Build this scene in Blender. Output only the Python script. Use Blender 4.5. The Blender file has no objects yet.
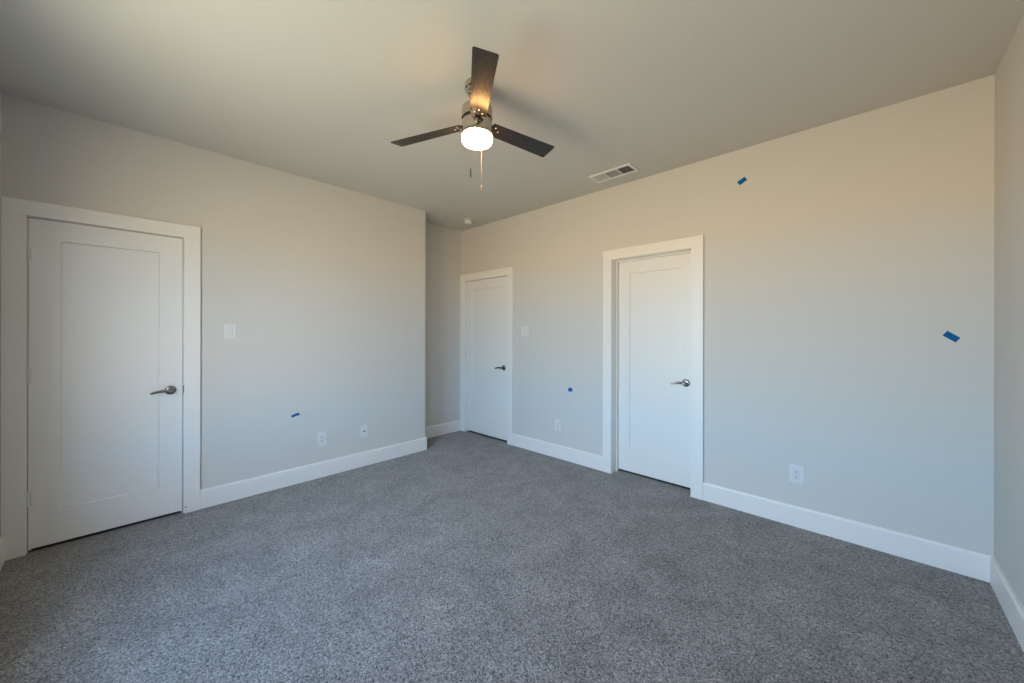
import bpy, bmesh, math, random
from mathutils import Vector, Matrix

PI = math.pi
random.seed(4)
S = bpy.context.scene
COL = S.collection

# ------------------------------------------------------------------ room numbers (metres)
H = 2.743                       # ceiling height
XL, XR = -3.684, 0.491          # left wall, right wall
YN, YB = -0.478, 3.257          # window wall behind the camera, far wall
XC, YA = -4.074, 2.421          # recess wall, end of the left wall (outside corner)

# ------------------------------------------------------------------ camera
cam_d = bpy.data.cameras.new('camera')
cam = bpy.data.objects.new('camera', cam_d)
COL.objects.link(cam)
cam_d.sensor_fit = 'HORIZONTAL'
cam_d.sensor_width = 36.0
cam_d.lens = 36.0 * 373.96 / 1024.0
cam_d.shift_y = -8.39 / 1024.0
cam_d.clip_start = 0.02
cam.location = (0, 0, 1.3412)
cam.rotation_euler = (Matrix.Rotation(0.7615, 3, 'Z') @ Matrix.Rotation(PI / 2, 3, 'X') @ Matrix.Rotation(0.0020, 3, 'Z')).to_euler()
S.camera = cam

# ------------------------------------------------------------------ view
S.view_settings.view_transform = 'Standard'
S.view_settings.look = 'None'
S.view_settings.gamma = 1.0
S.view_settings.use_curve_mapping = False
S.view_settings.exposure = 0.0

# ------------------------------------------------------------------ world: blue sky above, sunlit ground below the horizon
SKY_HIGH, SKY_MID, SKY_LOW = (0.223, 0.367, 0.640), (0.529, 0.692, 0.991), (0.316, 0.646, 1.0)
GROUND_FAR, GROUND_NEAR = (0.709, 0.554, 0.369), (0.410, 0.385, 0.291)
SKY_STRENGTH = 23.7
LAMP_STRENGTH = 38.0
w = bpy.data.worlds.new('daylight')
S.world = w
w.use_nodes = True
nt = w.node_tree
nt.nodes.clear()
n_out = nt.nodes.new('ShaderNodeOutputWorld')
n_bg = nt.nodes.new('ShaderNodeBackground')
n_tc = nt.nodes.new('ShaderNodeTexCoord')
n_sep = nt.nodes.new('ShaderNodeSeparateXYZ')
n_map = nt.nodes.new('ShaderNodeMapRange')
n_map.inputs['From Min'].default_value = -1
n_map.inputs['From Max'].default_value = 1
n_rmp = nt.nodes.new('ShaderNodeValToRGB')
e = n_rmp.color_ramp.elements
e[0].position = 0.0
e[0].color = GROUND_NEAR + (1,)
e[1].position = 1.0
e[1].color = SKY_HIGH + (1,)
for pos_, col_ in ((0.30, GROUND_NEAR), (0.35, GROUND_FAR), (0.495, GROUND_FAR), (0.505, SKY_LOW), (0.57, SKY_LOW), (0.63, SKY_MID), (0.71, SKY_MID), (0.79, SKY_HIGH)):
    k = e.new(pos_)
    k.color = col_ + (1,)
nt.links.new(n_tc.outputs['Generated'], n_sep.inputs[0])
nt.links.new(n_sep.outputs['Z'], n_map.inputs['Value'])
nt.links.new(n_map.outputs[0], n_rmp.inputs[0])
nt.links.new(n_rmp.outputs[0], n_bg.inputs[0])
n_bg.inputs[1].default_value = SKY_STRENGTH
nt.links.new(n_bg.outputs[0], n_out.inputs[0])

# main window and added fill-light opening behind the camera, a sampling portal in each
WINDOWS = ((-2.40, -1.20), (-0.55, 0.00))
WZ0, WZ1 = 0.50, 2.20
for wx0, wx1 in WINDOWS:
    pl = bpy.data.lights.new('window_portal', 'AREA')
    pl.shape = 'RECTANGLE'
    pl.size, pl.size_y = wx1 - wx0, WZ1 - WZ0
    pl.cycles.is_portal = True
    po = bpy.data.objects.new('window_portal', pl)
    COL.objects.link(po)
    po.location = ((wx0 + wx1) / 2, YN - 0.145, (WZ0 + WZ1) / 2)
    po.rotation_euler = (PI / 2, 0, 0)           # faces +y, into the room


# ------------------------------------------------------------------ materials
def mat(name, color, rough=0.5, metal=0.0, bump=None, emit=None, spec=None):
    m = bpy.data.materials.new(name)
    m.use_nodes = True
    t = m.node_tree
    b = t.nodes['Principled BSDF']
    b.inputs['Base Color'].default_value = tuple(color) + (1,)
    b.inputs['Roughness'].default_value = rough
    b.inputs['Metallic'].default_value = metal
    if spec is not None:
        b.inputs['Specular IOR Level'].default_value = spec
    if emit:
        b.inputs['Emission Color'].default_value = tuple(emit[0]) + (1,)
        b.inputs['Emission Strength'].default_value = emit[1]
    if bump:
        scale, strength, dist = bump
        tc = t.nodes.new('ShaderNodeTexCoord')
        nz = t.nodes.new('ShaderNodeTexNoise')
        nz.inputs['Scale'].default_value = scale
        nz.inputs['Detail'].default_value = 3
        bp = t.nodes.new('ShaderNodeBump')
        bp.inputs['Strength'].default_value = strength
        bp.inputs['Distance'].default_value = dist
        t.links.new(tc.outputs['Object'], nz.inputs['Vector'])
        t.links.new(nz.outputs['Fac'], bp.inputs['Height'])
        t.links.new(bp.outputs['Normal'], b.inputs['Normal'])
    return m


M_WALL = mat('wall_paint', (0.60, 0.575, 0.535), 0.85, bump=(160, 0.12, 0.002))
M_CEIL = mat('ceiling_paint', (0.60, 0.575, 0.53), 0.9, bump=(110, 0.2, 0.002))
M_TRIM = mat('trim_paint', (0.77, 0.745, 0.705), 0.42)
M_DOOR = mat('door_paint', (0.76, 0.735, 0.695), 0.4, bump=(60, 0.03, 0.001))
M_PLASTIC = mat('white_plastic', (0.68, 0.67, 0.65), 0.35)
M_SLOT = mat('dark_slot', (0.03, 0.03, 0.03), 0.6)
M_GREYPLASTIC = mat('grey_gap', (0.48, 0.48, 0.47), 0.6)
M_NICKEL = mat('satin_nickel', (0.56, 0.50, 0.43), 0.11, 1.0)
M_HANDLE = mat('dark_nickel', (0.27, 0.25, 0.235), 0.27, 1.0)
M_HINGE = mat('painted_hinge', (0.66, 0.65, 0.63), 0.35, 0.0)
M_BAND = mat('dark_bronze_band', (0.03, 0.022, 0.016), 0.45, 0.6)
M_SCREW = mat('bright_screw', (0.85, 0.83, 0.78), 0.3, 1.0)
M_CHAIN = mat('brass_chain', (0.62, 0.50, 0.36), 0.45, 1.0)
M_FOB = mat('dark_fob', (0.16, 0.13, 0.10), 0.4, 0.7)
M_DUCT = mat('duct_shade', (0.045, 0.043, 0.04), 0.8)
M_VENT = mat('vent_white_enamel', (0.74, 0.73, 0.69), 0.45)
M_FRAME = mat('window_vinyl', (0.82, 0.82, 0.81), 0.4)
M_BOWL = mat('frosted_bowl_glass', (0.9, 0.88, 0.84), 0.35, emit=((1.0, 0.50, 0.165), LAMP_STRENGTH))


def carpet_material():
    m = bpy.data.materials.new('carpet')
    m.use_nodes = True
    t = m.node_tree
    N, L = t.nodes.new, t.links.new
    b = t.nodes['Principled BSDF']
    b.inputs['Roughness'].default_value = 1.0
    b.inputs['Specular IOR Level'].default_value = 0.05
    b.inputs['Sheen Weight'].default_value = 0.35
    b.inputs['Sheen Roughness'].default_value = 0.35
    tc = N('ShaderNodeTexCoord')
    # tufts
    vo = N('ShaderNodeTexVoronoi'); vo.inputs['Scale'].default_value = 175; vo.inputs['Randomness'].default_value = 1
    L(tc.outputs['Object'], vo.inputs['Vector'])
    sx = N('ShaderNodeSeparateColor'); L(vo.outputs['Color'], sx.inputs[0])
    r1 = N('ShaderNodeValToRGB')
    r1.color_ramp.elements[0].position = 0.0; r1.color_ramp.elements[0].color = (0.045, 0.042, 0.038, 1)
    r1.color_ramp.elements[1].position = 1.0; r1.color_ramp.elements[1].color = (0.392, 0.373, 0.344, 1)
    q = r1.color_ramp.elements.new(0.26); q.color = (0.181, 0.169, 0.154, 1)
    q = r1.color_ramp.elements.new(0.75); q.color = (0.250, 0.233, 0.213, 1)
    L(sx.outputs[0], r1.inputs[0])
    # fine fibres
    nf = N('ShaderNodeTexNoise'); nf.inputs['Scale'].default_value = 320; nf.inputs['Detail'].default_value = 3
    L(tc.outputs['Object'], nf.inputs['Vector'])
    mf = N('ShaderNodeMapRange'); mf.inputs['From Min'].default_value = 0.3; mf.inputs['From Max'].default_value = 0.7
    mf.inputs['To Min'].default_value = 0.66; mf.inputs['To Max'].default_value = 1.34
    L(nf.outputs['Fac'], mf.inputs['Value'])
    # brushed patches where the pile leans another way
    np_ = N('ShaderNodeTexNoise'); np_.inputs['Scale'].default_value = 4.2; np_.inputs['Detail'].default_value = 4
    np_.inputs['Roughness'].default_value = 0.62; np_.inputs['Distortion'].default_value = 0.6
    L(tc.outputs['Object'], np_.inputs['Vector'])
    mp = N('ShaderNodeMapRange'); mp.inputs['From Min'].default_value = 0.32; mp.inputs['From Max'].default_value = 0.72
    mp.inputs['To Min'].default_value = 0.80; mp.inputs['To Max'].default_value = 1.22
    L(np_.outputs['Fac'], mp.inputs['Value'])
    mu = N('ShaderNodeMath'); mu.operation = 'MULTIPLY'
    L(mf.outputs[0], mu.inputs[0]); L(mp.outputs[0], mu.inputs[1])
    vm = N('ShaderNodeVectorMath'); vm.operation = 'SCALE'
    L(r1.outputs[0], vm.inputs[0]); L(mu.outputs[0], vm.inputs['Scale'])
    L(vm.outputs[0], b.inputs['Base Color'])
    # pile relief
    ad = N('ShaderNodeMath'); ad.operation = 'MULTIPLY_ADD'
    L(vo.outputs['Distance'], ad.inputs[0]); ad.inputs[1].default_value = -1.0; L(nf.outputs['Fac'], ad.inputs[2])
    bp = N('ShaderNodeBump'); bp.inputs['Strength'].default_value = 0.6; bp.inputs['Distance'].default_value = 0.006
    L(ad.outputs[0], bp.inputs['Height'])
    L(bp.outputs['Normal'], b.inputs['Normal'])
    return m


def wood_material():
    m = bpy.data.materials.new('espresso_blade')
    m.use_nodes = True
    t = m.node_tree
    N, L = t.nodes.new, t.links.new
    b = t.nodes['Principled BSDF']
    b.inputs['Roughness'].default_value = 0.27
    b.inputs['Specular IOR Level'].default_value = 0.36
    tc = N('ShaderNodeTexCoord'); mp = N('ShaderNodeMapping')
    mp.inputs['Scale'].default_value = (3, 60, 20)
    nz = N('ShaderNodeTexNoise'); nz.inputs['Scale'].default_value = 3.0; nz.inputs['Detail'].default_value = 4
    rp = N('ShaderNodeValToRGB')
    rp.color_ramp.elements[0].position = 0.3; rp.color_ramp.elements[0].color = (0.020, 0.0165, 0.0155, 1)
    rp.color_ramp.elements[1].position = 0.75; rp.color_ramp.elements[1].color = (0.034, 0.028, 0.025, 1)
    L(tc.outputs['Object'], mp.inputs['Vector']); L(mp.outputs[0], nz.inputs['Vector'])
    L(nz.outputs['Fac'], rp.inputs[0]); L(rp.outputs[0], b.inputs['Base Color'])
    return m


def tape_material():
    m = mat('blue_masking_tape', (0.002, 0.105, 0.31), 0.7, bump=(400, 0.2, 0.001), spec=0.15)
    return m


def glass_material():
    m = bpy.data.materials.new('window_glass')
    m.use_nodes = True
    t = m.node_tree
    t.nodes.clear()
    o = t.nodes.new('ShaderNodeOutputMaterial')
    mx = t.nodes.new('ShaderNodeMixShader')
    tr = t.nodes.new('ShaderNodeBsdfTransparent')
    gl = t.nodes.new('ShaderNodeBsdfGlossy')
    gl.inputs['Roughness'].default_value = 0.02
    tr.inputs['Color'].default_value = (0.95, 0.97, 0.96, 1)
    mx.inputs[0].default_value = 0.06
    t.links.new(tr.outputs[0], mx.inputs[1]); t.links.new(gl.outputs[0], mx.inputs[2])
    t.links.new(mx.outputs[0], o.inputs[0])
    return m


M_CARPET, M_WOOD, M_TAPE, M_GLASS = carpet_material(), wood_material(), tape_material(), glass_material()


# ------------------------------------------------------------------ mesh helpers
def add_box(bm, x0, x1, y0, y1, z0, z1, bevel=0.0, segs=2, M=None):
    r = bmesh.ops.create_cube(bm, size=1.0)
    vs = r['verts']
    for v in vs:
        v.co = Vector((x0 + (v.co.x + .5) * (x1 - x0), y0 + (v.co.y + .5) * (y1 - y0), z0 + (v.co.z + .5) * (z1 - z0)))
    if bevel:
        es = list({e for v in vs for e in v.link_edges})
        rb = bmesh.ops.bevel(bm, geom=es, offset=bevel, segments=segs, affect='EDGES', profile=0.5)
        vs = list({v for f in rb['faces'] for v in f.verts} | {v for v in vs if v.is_valid})
    if M is not None:
        for v in vs:
            v.co = M @ v.co
    return vs


def add_lathe(bm, prof, segs=40, M=None, cap=True):
    """prof: list of (radius, z) from one end to the other, turned about z."""
    rings = []
    for r, z in prof:
        if r < 1e-6:
            v = bm.verts.new((0, 0, z)); rings.append([v])
        else:
            rings.append([bm.verts.new((r * math.cos(2 * PI * i / segs), r * math.sin(2 * PI * i / segs), z)) for i in range(segs)])
    for a, b in zip(rings, rings[1:]):
        for i in range(segs):
            j = (i + 1) % segs
            if len(a) == 1 and len(b) == 1:
                continue
            if len(a) == 1:
                bm.faces.new((a[0], b[i], b[j]))
            elif len(b) == 1:
                bm.faces.new((a[i], a[j], b[0]))
            else:
                bm.faces.new((a[i], a[j], b[j], b[i]))
    if cap:
        for rg in (rings[0], rings[-1]):
            if len(rg) > 1:
                bm.faces.new(rg)
    vs = [v for rg in rings for v in rg]
    if M is not None:
        for v in vs:
            v.co = M @ v.co
    return vs


def add_sweep(bm, pts, radii, segs=16, up=(0, 0, 1)):
    """tube with elliptical sections; radii: list of (across, along up)."""
    up = Vector(up)
    P = [Vector(p) for p in pts]
    rings = []
    for i, p in enumerate(P):
        a = P[max(i - 1, 0)]; b = P[min(i + 1, len(P) - 1)]
        t = (b - a).normalized()
        s = t.cross(up)
        s = s.normalized() if s.length > 1e-5 else Vector((1, 0, 0))
        u = s.cross(t).normalized()
        ra, rb = radii[i]
        rings.append([bm.verts.new(p + s * ra * math.cos(2 * PI * k / segs) + u * rb * math.sin(2 * PI * k / segs)) for k in range(segs)])
    for a, b in zip(rings, rings[1:]):
        for i in range(segs):
            j = (i + 1) % segs
            bm.faces.new((a[i], a[j], b[j], b[i]))
    bm.faces.new(rings[0]); bm.faces.new(rings[-1])


def obj(name, bm, material, parent=None, smooth=False):
    bmesh.ops.recalc_face_normals(bm, faces=bm.faces)
    me = bpy.data.meshes.new(name)
    bm.to_mesh(me); bm.free()
    me.materials.append(material)
    if smooth:
        for p in me.polygons:
            p.use_smooth = True
        try:
            me.set_sharp_from_angle(angle=math.radians(35))
        except Exception:
            pass
    o = bpy.data.objects.new(name, me)
    COL.objects.link(o)
    if parent is not None:
        o.parent = parent
    return o


def boxes(name, lst, material, parent=None, bevel=0.0, smooth=False):
    bm = bmesh.new()
    for b in lst:
        add_box(bm, *b, bevel=bevel)
    return obj(name, bm, material, parent, smooth)


def empty(name, loc=(0, 0, 0), rotz=0.0, rot=None):
    o = bpy.data.objects.new(name, None)
    o.empty_display_size = 0.05
    COL.objects.link(o)
    o.location = loc
    o.rotation_euler = rot or (0, 0, rotz)
    return o


def tag(o, label, cat, group=None):
    o['label'] = label
    o['category'] = cat
    if group:
        o['group'] = group
    return o


def struct(o, label=None):
    o['kind'] = 'structure'
    if label:
        o['label'] = label
    return o


def copy_tree(o, parent=None):
    c = o.copy()
    COL.objects.link(c)
    c.parent = parent
    for ch in list(o.children):
        copy_tree(ch, c)
    return c


# ------------------------------------------------------------------ room shell
T = 0.32                        # wall build-up; door niches are cut into it
D1, D2, D3 = (-0.385, 0.325), (-3.970, -3.164), (-1.774, -1.060)      # clear door openings along their walls
DH = 2.041                      # head of every opening
JT = 0.018                      # jamb board

struct(boxes('floor', [(XC - T, XR + T, YN - T, YB + T, -0.12, 0.0)], M_CARPET), 'grey cut-pile carpet over the whole floor')
struct(boxes('ceiling', [(XC - T, XR + T, YN - T, YB + T, H, H + 0.12)], M_CEIL), 'smooth painted ceiling')

# left wall (x = XL), a solid block whose far end turns into the recess
a, b = D1[0] - JT, D1[1] + JT
xb = XC - T
struct(boxes('wall_left', [
    (XL - 0.16, XL, YN, a, 0, H),
    (XL - 0.16, XL, a, b, DH + JT, H),
    (XL - 0.16, XL, b, YA, 0, H),
    (xb, XL - 0.16, YN, YA - 0.0, 0, H)], M_WALL), 'painted left wall with the nearest door')
struct(boxes('wall_recess', [(xb, XC, YA, YB, 0, H)], M_WALL), 'shaded wall at the end of the recess')
# far wall (y = YB)
a2, b2, a3, b3 = D2[0] - JT, D2[1] + JT, D3[0] - JT, D3[1] + JT
struct(boxes('wall_back', [
    (xb, a2, YB, YB + 0.16, 0, H),
    (a2, b2, YB, YB + 0.16, DH + JT, H),
    (b2, a3, YB, YB + 0.16, 0, H),
    (a3, b3, YB, YB + 0.16, DH + JT, H),
    (b3, XR + T, YB, YB + 0.16, 0, H),
    (xb, XR + T, YB + 0.16 + 0.1, YB + T, 0, H),
    (xb, a2, YB + 0.16, YB + 0.26, 0, H), (b2, a3, YB + 0.16, YB + 0.26, 0, H), (b3, XR + T, YB + 0.16, YB + 0.26, 0, H),
    (a2, b2, YB + 0.16, YB + 0.26, DH + JT, H), (a3, b3, YB + 0.16, YB + 0.26, DH + JT, H)], M_WALL), 'painted far wall with two doors')
struct(boxes('wall_right', [(XR, XR + T, YN, YB, 0, H)], M_WALL), 'painted wall along the right edge')
edges_ = [xb] + [v for pair in WINDOWS for v in pair] + [XR + T]
struct(boxes('wall_window', [(edges_[i], edges_[i + 1], YN - 0.15, YN, 0, H) for i in range(0, len(edges_), 2)]
             + [(x0_, x1_, YN - 0.15, YN, 0, WZ0) for x0_, x1_ in WINDOWS]
             + [(x0_, x1_, YN - 0.15, YN, WZ1, H) for x0_, x1_ in WINDOWS], M_WALL), 'window wall beside the nearest door')


# ------------------------------------------------------------------ baseboards
def baseboard(name, p0, p1, out, label):
    """p0-p1 run on the wall face, out = unit vector into the room."""
    p0, p1, out = Vector(p0), Vector(p1), Vector(out)
    prof = [(0, 0), (0.016, 0), (0.016, 0.130), (0.0135, 0.137), (0.009, 0.142), (0, 0.142)]
    bm = bmesh.new()
    rings = [[bm.verts.new((p.x + out.x * d, p.y + out.y * d, z)) for d, z in prof] for p in (p0, p1)]
    n = len(prof)
    for i in range(n):
        j = (i + 1) % n
        bm.faces.new((rings[0][i], rings[0][j], rings[1][j], rings[1][i]))
    bm.faces.new(rings[0]); bm.faces.new(rings[1])
    return struct(obj(name, bm, M_TRIM), label)


CW = 0.097                      # casing width
baseboard('baseboard_left', (XL, D1[1] + CW, 0), (XL, YA + 0.016, 0), (1, 0, 0), 'white baseboard along the left wall')
baseboard('baseboard_corner', (XC, YA, 0), (XL, YA, 0), (0, 1, 0), 'white baseboard turning round the outside corner')
baseboard('baseboard_recess', (XC, YA + 0.016, 0), (XC, YB - 0.018, 0), (1, 0, 0), 'white baseboard in the recess')
baseboard('baseboard_middle', (D2[1] + CW - 0.012, YB, 0), (D3[0] - CW + 0.006, YB, 0), (0, -1, 0), 'white baseboard between the two far doors')
baseboard('baseboard_back', (D3[1] + CW, YB, 0), (XR, YB, 0), (0, -1, 0), 'white baseboard from the middle door to the right corner')
baseboard('baseboard_right', (XR, YN, 0), (XR, YB - 0.016, 0), (-1, 0, 0), 'white baseboard along the right wall')
baseboard('baseboard_window', (XL + 0.018, YN, 0), (XR - 0.016, YN, 0), (0, 1, 0), 'white baseboard under the window wall')


# ------------------------------------------------------------------ lever handle, built facing -y with its lever to the left
def lever_handle(parent, x, z, y_face, droop=0.0):
    bm = bmesh.new()
    Mf = Matrix.Translation((x, y_face, z)) @ Matrix.Rotation(PI / 2, 4, 'X')       # local z of the lathe points to -y
    add_lathe(bm, [(0.0105, 0.004), (0.0115, 0.012), (0.0100, 0.020), (0.0100, 0.040), (0.0125, 0.046), (0.0125, 0.056), (0.009, 0.060)], 24, Mf)
    pts, rad = [], []
    n = 14
    for i in range(n + 1):
        t = i / n
        px = x + 0.006 - 0.116 * t
        pz = z + 0.004 * math.sin(t * PI * 1.15) - (0.009 + droop) * t ** 1.6
        py = y_face - 0.051 + 0.006 * math.sin(t * PI) - 0.004 * t
        pts.append((px, py, pz))
        wv = 0.0118 - 0.0045 * t if t < 0.92 else 0.0118 - 0.0045 * t - 0.004 * ((t - 0.92) / 0.08)
        rad.append((0.0062 - 0.0016 * t, wv))
    add_sweep(bm, pts, rad, 16)
    h = obj('door_handle', bm, M_HANDLE, parent, True)
    bm = bmesh.new()
    add_lathe(bm, [(0.0325, 0.0), (0.0325, 0.004), (0.030, 0.0085), (0.024, 0.0115), (0.015, 0.0125), (0.012, 0.0125)], 36, Mf)
    obj('rosette', bm, M_HANDLE, h, True)
    h['label'] = 'dark nickel lever handle'
    return h


# ------------------------------------------------------------------ doors: local x to the right, -y into the room, z up; origin on the wall face
def door(name, loc, rotz, w, slab_y, label, casing_l, casing_r, opens_in, stile=0.115, gap=0.02, latch=False):
    root = empty(name, loc, rotz)
    struct(root, label)
    x0, x1 = -w / 2, w / 2
    rv = 0.003
    ct = 0.022
    # casing: flat stock, head over the two legs
    bm = bmesh.new()
    add_box(bm, x0 - casing_l, x0 - rv, -ct, 0, 0, DH + rv, 0.0015)
    add_box(bm, x1 + rv, x1 + casing_r, -ct, 0, 0, DH + rv, 0.0015)
    add_box(bm, x0 - casing_l, x1 + casing_r, -ct, 0, DH + rv, DH + rv + 0.092, 0.0015)
    obj('door_casing', bm, M_TRIM, root)
    # jamb boards and stop
    bm = bmesh.new()
    for s in (-1, 1):
        xa, xb_ = (x0 - JT, x0) if s < 0 else (x1, x1 + JT)
        add_box(bm, xa, xb_, 0, 0.158, 0, DH + JT)
    add_box(bm, x0, x1, 0, 0.158, DH, DH + JT)
    obj('door_jamb', bm, M_TRIM, root)
    sy0, sy1 = (slab_y + 0.036, slab_y + 0.07) if opens_in else (slab_y - 0.036, slab_y - 0.001)
    bm = bmesh.new()
    add_box(bm, x0, x0 + 0.011, sy0, sy1, 0, DH - 0.011, 0.001)
    add_box(bm, x1 - 0.011, x1, sy0, sy1, 0, DH - 0.011, 0.001)
    add_box(bm, x0, x1, sy0, sy1, DH - 0.011, DH, 0.001)
    obj('door_stop', bm, M_TRIM, root)
    # slab: stiles and rails round one recessed flat panel with a sloped edge
    g = 0.003
    X0, X1, Z0, Z1 = x0 + g, x1 - g, gap, DH - 0.005
    px0, px1, pz0, pz1 = X0 + stile, X1 - stile, Z0 + 0.207, Z1 - 0.122
    y0, y1, rec, sl = slab_y, slab_y + 0.035, 0.010, 0.007
    bm = bmesh.new()
    def q(*c):
        bm.faces.new([bm.verts.new(v) for v in c])
    A = [(X0, y0, Z0), (X1, y0, Z0), (X1, y0, Z1), (X0, y0, Z1)]
    B = [(px0, y0, pz0), (px1, y0, pz0), (px1, y0, pz1), (px0, y0, pz1)]
    Cc = [(px0 + 0.004, y0 + rec, pz0 + 0.004), (px1 - 0.004, y0 + rec, pz0 + 0.004), (px1 - 0.004, y0 + rec, pz1 - 0.004), (px0 + 0.004, y0 + rec, pz1 - 0.004)]
    Dd = [(px0 + sl + 0.004, y0 + rec - 0.0012, pz0 + sl + 0.004), (px1 - sl - 0.004, y0 + rec - 0.0012, pz0 + sl + 0.004), (px1 - sl - 0.004, y0 + rec - 0.0012, pz1 - sl - 0.004), (px0 + sl + 0.004, y0 + rec - 0.0012, pz1 - sl - 0.004)]
    E_ = [(c[0], y1, c[2]) for c in A]
    for P_, Q_ in ((A, B), (B, Cc), (Cc, Dd), (E_, A)):
        for i in range(4):
            j = (i + 1) % 4
            q(P_[i], P_[j], Q_[j], Q_[i])
    q(*Dd); q(*E_[::-1])
    bmesh.ops.remove_doubles(bm, verts=bm.verts, dist=1e-5)
    obj('door_panel', bm, M_DOOR, root)
    # dark strip painting the shade in the gap under the door
    boxes('gap_shade_strip', [(x0, x1, slab_y + gap * 0.9, 0.20 if not opens_in else 0.156, 0.0, 0.0015)], M_SLOT, root)
    lever_handle(root, X1 - (0.066 if latch else 0.072), 0.921 if latch else 0.915, slab_y)
    if opens_in:
        for hz in (1.815, 1.075, 0.332):
            bm = bmesh.new()
            Mh = Matrix.Translation((x0 + 0.001, slab_y - 0.006, hz - 0.045))
            for s_ in range(5):
                add_lathe(bm, [(0.006, s_ * 0.018 + 0.0006), (0.006, s_ * 0.018 + 0.0174)], 14, Mh)
            add_lathe(bm, [(0.003, -0.003), (0.0045, 0.0), (0.0045, 0.09), (0.003, 0.093)], 12, Mh)
            add_box(bm, x0 - 0.004, x0 + 0.016, slab_y - 0.0018, slab_y + 0.0005, hz - 0.044, hz + 0.044)
            obj('hinge', bm, M_HINGE, root, True)
    if latch:
        bm = bmesh.new()
        add_box(bm, x1 - 0.0025, x1 + 0.007, -0.0215, 0.004, 0.895, 0.947, 0.002)
        o = obj('strike_plate', bm, M_HANDLE, root)
        bm = bmesh.new()
        add_lathe(bm, [(0.0, -0.0), (0.005, 0.0), (0.004, 0.004), (0.0, 0.006)], 12, Matrix.Translation((x1 + 0.014, -ct, 0.047)) @ Matrix.Rotation(PI / 2, 4, 'X'))
        obj('nail_head', bm, M_SLOT, root)
    return root


door('door_1', (XL, (D1[0] + D1[1]) / 2, 0), PI / 2, D1[1] - D1[0], 0.0, 'white single-panel door nearest the camera in the left wall',
     D1[0] - (YN + 0.001), CW, True, 0.125, 0.022, True)
door('door_2', ((D2[0] + D2[1]) / 2, YB, 0), 0, D2[1] - D2[0], 0.0, 'white single-panel door in the far corner beside the recess',
     D2[0] - XC - 0.001, CW - 0.012, True, 0.112, 0.030)
door('door_3', ((D3[0] + D3[1]) / 2, YB, 0), 0, D3[1] - D3[0], 0.105, 'white single-panel door set back in the middle of the far wall',
     CW - 0.004, CW, False, 0.118, 0.022)

# ------------------------------------------------------------------ window behind the camera
def window(name, x0_, x1_, label):
    win = struct(empty(name, ((x0_ + x1_) / 2, YN, 0)), label)
    hw, yo, fw_ = (x1_ - x0_) / 2, -0.12, 0.04
    boxes('window_frame', [(-hw, -hw + fw_, yo, yo + 0.06, WZ0, WZ1), (hw - fw_, hw, yo, yo + 0.06, WZ0, WZ1),
                           (-hw + fw_, hw - fw_, yo, yo + 0.06, WZ0, WZ0 + fw_), (-hw + fw_, hw - fw_, yo, yo + 0.06, WZ1 - fw_, WZ1),
                           (-hw + fw_, hw - fw_, yo + 0.01, yo + 0.05, 1.335, 1.365)], M_FRAME, win, 0.002)
    boxes('window_sill', [(-hw - 0.05, hw + 0.05, -0.06, 0.03, WZ0 - 0.022, WZ0)], M_TRIM, win, 0.003)
    for z0, z1 in ((WZ0 + fw_, 1.335), (1.365, WZ1 - fw_)):
        boxes('window_pane', [(-hw + fw_, hw - fw_, yo + 0.028, yo + 0.032, z0, z1)], M_GLASS, win)


window('window_1', *WINDOWS[0], 'wide white vinyl window in the wall behind the viewer')
window('fill_window', *WINDOWS[1], 'narrow added fill-light window, unseen, in the wall behind the viewer')  # added window, its width set by the extra light wanted from this side

# ------------------------------------------------------------------ ceiling fan
FX, FY = -1.6010, 1.3905
fan = tag(empty('ceiling_fan', (FX, FY, H)), 'three-blade dark wood ceiling fan with brushed nickel body and lit white bowl', 'ceiling fan')


def lathe_part(name, prof, m, parent, segs=48):
    bm = bmesh.new()
    add_lathe(bm, prof, segs)
    return obj(name, bm, m, parent, True)


z = lambda v: v - H
lathe_part('canopy', [(0.069, z(2.743)), (0.070, z(2.738)), (0.070, z(2.712)), (0.062, z(2.706)), (0.060, z(2.698)), (0.052, z(2.684)), (0.038, z(2.674)), (0.018, z(2.671))], M_NICKEL, fan)
lathe_part('downrod', [(0.013, z(2.676)), (0.013, z(2.622)), (0.020, z(2.621)), (0.020, z(2.612))], M_NICKEL, fan, 24)
lathe_part('motor_housing', [(0.018, z(2.617)), (0.060, z(2.617)), (0.078, z(2.614)), (0.0845, z(2.607)), (0.086, z(2.598)), (0.086, z(2.549)), (0.080, z(2.548))], M_NICKEL, fan)
lathe_part('flywheel', [(0.040, z(2.549)), (0.081, z(2.549)), (0.081, z(2.533)), (0.040, z(2.533))], M_BAND, fan)
lathe_part('switch_housing', [(0.070, z(2.534)), (0.083, z(2.534)), (0.0850, z(2.530)), (0.0850, z(2.460)), (0.082, z(2.455)), (0.040, z(2.455))], M_NICKEL, fan)
lathe_part('light_bowl', [(0.078, z(2.456)), (0.0850, z(2.453)), (0.0868, z(2.446)), (0.0868, z(2.432)), (0.0845, z(2.420)), (0.077, z(2.411)), (0.064, z(2.406)), (0.040, z(2.4035)), (0.0, z(2.403))], M_BOWL, fan)

ZB, TILT = 2.523, -0.2417
DROOP = (0.0115, -0.015, 0.024)
PITCH = (-0.195, TILT, TILT)
TH0 = -0.6641


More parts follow.
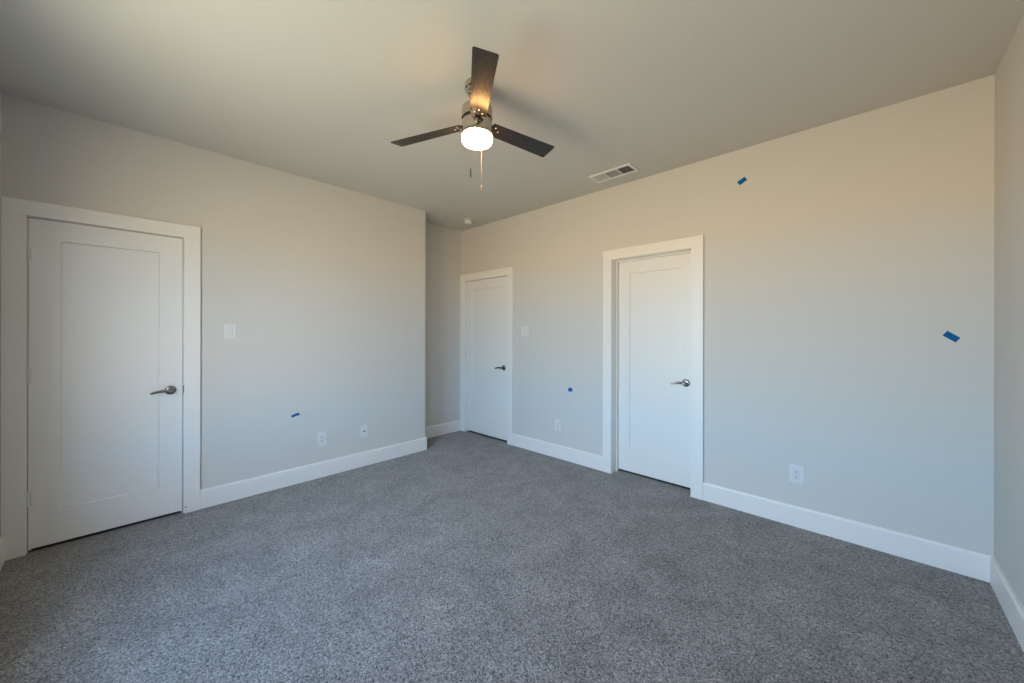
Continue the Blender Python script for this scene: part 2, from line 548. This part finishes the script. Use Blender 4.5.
def blade_parts():
    bm = bmesh.new()
    r0, r1, w0, w1, th = 0.091, 0.561, 0.089, 0.114, 0.0055
    out = []
    cr = 0.006
    for (x_, yy) in ((r0, -w0 / 2), (r1 - cr, -w1 / 2), (r1, -w1 / 2 + cr), (r1, w1 / 2 - cr), (r1 - cr, w1 / 2), (r0, w0 / 2)):
        out.append((x_, yy))
    top = [bm.verts.new((x_, y_, th / 2)) for x_, y_ in out]
    bot = [bm.verts.new((x_, y_, -th / 2)) for x_, y_ in out]
    bm.faces.new(top); bm.faces.new(bot[::-1])
    n = len(out)
    for i in range(n):
        j = (i + 1) % n
        bm.faces.new((top[i], bot[i], bot[j], top[j]))
    return bm


def bracket_parts():
    bm = bmesh.new()
    add_box(bm, 0.074, 0.165, -0.018, 0.018, 0.0032, 0.0068, 0.001)
    add_box(bm, 0.100, 0.150, -0.032, 0.032, 0.0032, 0.0066, 0.001)
    add_box(bm, 0.060, 0.086, -0.016, 0.016, 0.0035, 0.0180, 0.002)
    return bm


def make_blade(parent):
    b_ = obj('blade', blade_parts(), M_WOOD, parent)
    obj('blade_bracket', bracket_parts(), M_BAND, b_)
    for sx_, sy_ in ((0.115, -0.021), (0.115, 0.021), (0.143, 0.0)):
        bm_ = bmesh.new()
        add_lathe(bm_, [(0.0048, -0.0026), (0.0046, -0.0042), (0.0028, -0.0056), (0.0, -0.006)], 14, Matrix.Translation((sx_, sy_, 0)))
        obj('screw', bm_, M_SCREW, b_, True)
    return b_


blade = make_blade(fan)
for i in range(3):
    o = blade if i == 0 else copy_tree(blade, fan)
    t_ = TH0 + i * 2 * PI / 3 + (0.013 if i == 0 else 0.0)
    o.location = (0, 0, ZB - H)
    o.rotation_euler = (Matrix.Rotation(t_, 3, 'Z') @ Matrix.Rotation(DROOP[i], 3, 'Y') @ Matrix.Rotation(PITCH[i], 3, 'X')).to_euler()


def pull_chain(px_, py_, z0_, z1_, m_fob, fob_len, lab):
    bm_ = bmesh.new()
    nb = int((z0_ - z1_) / 0.0045)
    for i_ in range(nb):
        zz = z0_ - (i_ + .5) * (z0_ - z1_) / nb
        rr = 0.0015
        add_lathe(bm_, [(0.0, zz + rr), (rr * .8, zz + rr * .6), (rr, zz), (rr * .8, zz - rr * .6), (0.0, zz - rr)], 8, Matrix.Translation((px_, py_, 0)))
    add_lathe(bm_, [(0.0007, z0_), (0.0007, z1_)], 6, Matrix.Translation((px_, py_, 0)))
    # little outlet arm on the switch housing the chain drops from
    add_sweep(bm_, [(px_ * .88, py_ * .88, z0_), (px_, py_, z0_)], [(0.0014, 0.0014), (0.0014, 0.0014)], 10)
    c_ = obj('pull_chain', bm_, M_CHAIN, fan, True)
    bm_ = bmesh.new()
    add_lathe(bm_, [(0.0, z1_ + 0.002), (0.0028, z1_), (0.0040, z1_ - 0.006), (0.0044, z1_ - fob_len * .7), (0.0040, z1_ - fob_len + .003), (0.0, z1_ - fob_len)], 16, Matrix.Translation((px_, py_, 0)))
    f_ = obj('pull_fob', bm_, m_fob, c_, True)
    f_['label'] = lab
    return c_


cr_, sr_ = 0.7238, 0.6901         # camera right = (cr, sr), forward = (-sr, cr) on plan
def plan(rt, fw):
    return rt * cr_ - fw * sr_, rt * sr_ + fw * cr_
p1 = plan(0.018, 0.088)
p2 = plan(-0.026, -0.087)
pull_chain(p1[0], p1[1], z(2.470), z(2.214), M_CHAIN, 0.036, 'brass pull fob')
pull_chain(p2[0], p2[1], z(2.470), z(2.232), M_FOB, 0.050, 'dark pull fob')

# ------------------------------------------------------------------ supply air vent on the ceiling
VX0, VX1, VY0, VY1 = -1.816, -1.420, 2.886, 3.068
vent = tag(empty('air_vent', ((VX0 + VX1) / 2, (VY0 + VY1) / 2, H)), 'white three-section air register on the ceiling near the far wall', 'air vent')
vw, vd = (VX1 - VX0) / 2, (VY1 - VY0) / 2
bd = 0.026
bm = bmesh.new()
zt, zb_ = 0.0, -0.011
for x0_, x1_, y0_, y1_ in ((-vw, vw, -vd, -vd + bd), (-vw, vw, vd - bd, vd), (-vw, -vw + bd, -vd + bd, vd - bd), (vw - bd, vw, -vd + bd, vd - bd)):
    add_box(bm, x0_, x1_, y0_, y1_, zb_, zt, 0.003)
sec = (2 * vw - 2 * bd - 2 * 0.012) / 3
xs = [-vw + bd + i * (sec + 0.012) for i in range(3)]
for i in (1, 2):
    add_box(bm, xs[i] - 0.012, xs[i], -vd + bd, vd - bd, zb_, zt, 0.001)
obj('vent_frame', bm, M_VENT, vent)
boxes('duct_shade_plate', [(-vw + 0.01, vw - 0.01, -vd + 0.01, vd - 0.01, -0.0006, -0.0001)], M_DUCT, vent)  # dark plate on the ceiling paints the shade inside the duct
for i in range(3):
    bm = bmesh.new()
    xa, xb2 = xs[i], xs[i] + sec
    if i == 1:
        n = 12
        for k in range(n):
            yy = -vd + bd + (k + .5) * (2 * vd - 2 * bd) / n
            Mr = Matrix.Translation(((xa + xb2) / 2, yy, -0.0058)) @ Matrix.Rotation(math.radians(42), 4, 'X')
            add_box(bm, -sec / 2, sec / 2, -0.0041, 0.0041, -0.0005, 0.0005, M=Mr)
    else:
        n = 9 if i == 0 else 11
        ang = math.radians(38 if i == 0 else -42)
        hl = 0.0030 if i == 0 else 0.0050
        for k in range(n):
            xx = xa + (k + .5) * sec / n
            Mr = Matrix.Translation((xx, 0, -0.0058)) @ Matrix.Rotation(-ang, 4, 'Y')
            add_box(bm, -hl, hl, -vd + bd, vd - bd, -0.0005, 0.0005, M=Mr)
    obj('louver_bank', bm, M_VENT, vent)

# ------------------------------------------------------------------ smoke detector
sd = tag(empty('smoke_detector', (-3.594, 2.980, H)), 'small round white smoke detector on the ceiling in the far corner', 'smoke detector')
lathe_part('mounting_plate', [(0.0, 0.0), (0.064, 0.0), (0.064, -0.007), (0.061, -0.010), (0.0, -0.010)], M_PLASTIC, sd, 40)
lathe_part('sensor_cap', [(0.040, -0.010), (0.040, -0.017), (0.047, -0.018), (0.047, -0.033), (0.043, -0.043), (0.033, -0.050), (0.0, -0.052)], M_PLASTIC, sd, 40)

# ------------------------------------------------------------------ wall plates: local x right, -y into the room, origin at the plate centre
def plate(name, loc, rotz, w_, h_, label, cat, group=None, th=0.006):
    root = tag(empty(name, loc, rotz), label, cat, group)
    bm = bmesh.new()
    add_box(bm, -w_ / 2, w_ / 2, -th, 0.0, -h_ / 2, h_ / 2, 0.0025, 3)
    obj('cover_plate', bm, M_PLASTIC, root)
    return root


def rocker(root, x, w_=0.033, h_=0.067, th=0.006):
    bm = bmesh.new()
    add_box(bm, x - w_ / 2 - 0.0015, x + w_ / 2 + 0.0015, -th - 0.0004, -th + 0.002, -h_ / 2 - 0.0015, h_ / 2 + 0.0015)
    obj('switch_surround', bm, M_GREYPLASTIC, root)
    bm = bmesh.new()
    v0 = add_box(bm, x - w_ / 2, x + w_ / 2, -th - 0.003, -th + 0.001, -h_ / 2, h_ / 2, 0.001)
    for v in bm.verts:
        if v.co.y < -th - 0.001:
            v.co.y += 0.0025 * (v.co.z / (h_ / 2)) - 0.001
    obj('rocker', bm, M_PLASTIC, root)


def screws(root, xs_, z_, th=0.006):
    for x in xs_:
        for s in (-1, 1):
            bm = bmesh.new()
            add_lathe(bm, [(0.003, 0), (0.0028, 0.0008), (0.0, 0.0012)], 12, Matrix.Translation((x, -th, s * z_)) @ Matrix.Rotation(PI / 2, 4, 'X'))
            obj('screw', bm, M_PLASTIC, root)


def duplex_outlet(root, th=0.006):
    bm = bmesh.new()
    add_box(bm, -0.0175, 0.0175, -th - 0.0004, -th + 0.002, -0.0345, 0.0345)
    obj('receptacle_surround', bm, M_GREYPLASTIC, root)
    for s in (-1, 1):
        bm = bmesh.new()
        add_box(bm, -0.0165, 0.0165, -th - 0.002, -th + 0.002, s * 0.0171 - 0.0161, s * 0.0171 + 0.0161, 0.0015)
        r = obj('receptacle', bm, M_PLASTIC, root)
        bm = bmesh.new()
        zc = s * 0.0171
        add_box(bm, -0.0085, -0.0055, -th - 0.0024, -th, zc - 0.002, zc + 0.0085)
        add_box(bm, 0.0055, 0.0080, -th - 0.0024, -th, zc - 0.001, zc + 0.0075)
        add_lathe(bm, [(0.0036, 0.0), (0.0036, 0.0024)], 14, Matrix.Translation((0, -th, zc - 0.0085)) @ Matrix.Rotation(PI / 2, 4, 'X'))
        obj('socket_slots', bm, M_SLOT, r)


RL = PI / 2                      # left wall
s1 = plate('light_switch', (XL, 0.608, 1.350), RL, 0.079, 0.118, 'white single rocker switch with side slider on the wall beside the nearest door', 'light switch')
rocker(s1, -0.006, 0.027)
boxes('slider_slot', [(0.0125, 0.0155, -0.0064, -0.004, -0.030, 0.031)], M_GREYPLASTIC, s1)
boxes('slider_knob', [(0.0115, 0.0165, -0.0090, -0.006, 0.012, 0.020)], M_PLASTIC, s1, 0.0008)
screws(s1, (0.0,), 0.048)
s2 = plate('light_switch', (-2.889, YB, 1.363), 0, 0.114, 0.120, 'white two-gang rocker switch plate on the wall right of the corner door', 'light switch')
rocker(s2, -0.023); rocker(s2, 0.023)
screws(s2, (-0.023, 0.023), 0.048)

o1 = plate('wall_outlet', (XL, 1.300, 0.353), RL, 0.082, 0.128, 'white outlet low on the left wall below the curled blue tape', 'outlet')
duplex_outlet(o1)
o2 = plate('wall_outlet', (-2.418, YB, 0.353), 0, 0.080, 0.118, 'white outlet low on the far wall between the two doors', 'outlet')
duplex_outlet(o2)
o3 = plate('wall_outlet', (-0.362, YB, 0.363), 0, 0.084, 0.122, 'white outlet low on the far wall right of the middle door', 'outlet')
duplex_outlet(o3)

cx_ = plate('coaxial_plate', (XL, 1.701, 0.350), RL, 0.078, 0.122, 'narrow white cable plate with one dark jack nearest the outside corner', 'cable plate')
bm = bmesh.new()
add_lathe(bm, [(0.0075, 0.0), (0.0075, 0.003), (0.0050, 0.003), (0.0050, 0.010), (0.0035, 0.010), (0.0035, 0.006), (0.0, 0.006)], 18, Matrix.Translation((0, -0.006, 0)) @ Matrix.Rotation(PI / 2, 4, 'X'))
obj('coaxial_jack', bm, M_HANDLE, cx_, True)
screws(cx_, (0.0,), 0.042)


# ------------------------------------------------------------------ scraps of blue tape
def tape(loc, rotz, ang, length, width, curl, label, group=None, fold=0.0):
    """a strip stuck to the wall; its ends lift a little (curl, metres)."""
    bm = bmesh.new()
    n = 10
    th = 0.0006
    R = Matrix.Rotation(ang, 4, 'Y')
    rows = []
    for i in range(n + 1):
        t = i / n * 2 - 1
        lift = curl * max(0, abs(t) - 0.45) ** 1.7 + 0.0004 + fold * max(0, t) ** 2
        jag = 0.0012 * (1 if i % 2 else -1) if i in (0, n) else 0
        row = []
        for s, dy in ((-1, 0), (1, 0), (1, -th), (-1, -th)):
            p = R @ Vector((t * length / 2 + jag * s, 0, s * width / 2))
            row.append(bm.verts.new((p.x, -lift + dy - 0.0004, p.z)))
        rows.append(row)
    for a_, b_ in zip(rows, rows[1:]):
        for k_ in range(4):
            l_ = (k_ + 1) % 4
            bm.faces.new((a_[k_], a_[l_], b_[l_], b_[k_]))
    bm.faces.new(rows[0]); bm.faces.new(rows[-1])
    o_ = obj('tape_scrap', bm, M_TAPE)
    o_.location = loc
    o_.rotation_euler = (0, 0, rotz)
    return tag(o_, label, 'tape', group)


G = 'scraps of blue tape on the walls'
tape((-0.6955, YB, 2.4985), 0, -0.50, 0.057, 0.033, 0.004, 'small blue tape scrap high on the far wall near the ceiling', G)
tape((0.3405, YB, 1.3265), 0, 0.69, 0.063, 0.032, 0.004, 'largest blue tape scrap on the far wall near the right corner', G)
tape((-2.259, YB, 0.750), 0, -0.12, 0.050, 0.038, 0.006, 'small square blue tape scrap on the far wall between the two doors', G)
tape((XL, 1.075, 0.609), RL, -0.33, 0.060, 0.022, 0.004, 'curled blue tape scrap on the left wall above the outlet', G, fold=0.016)
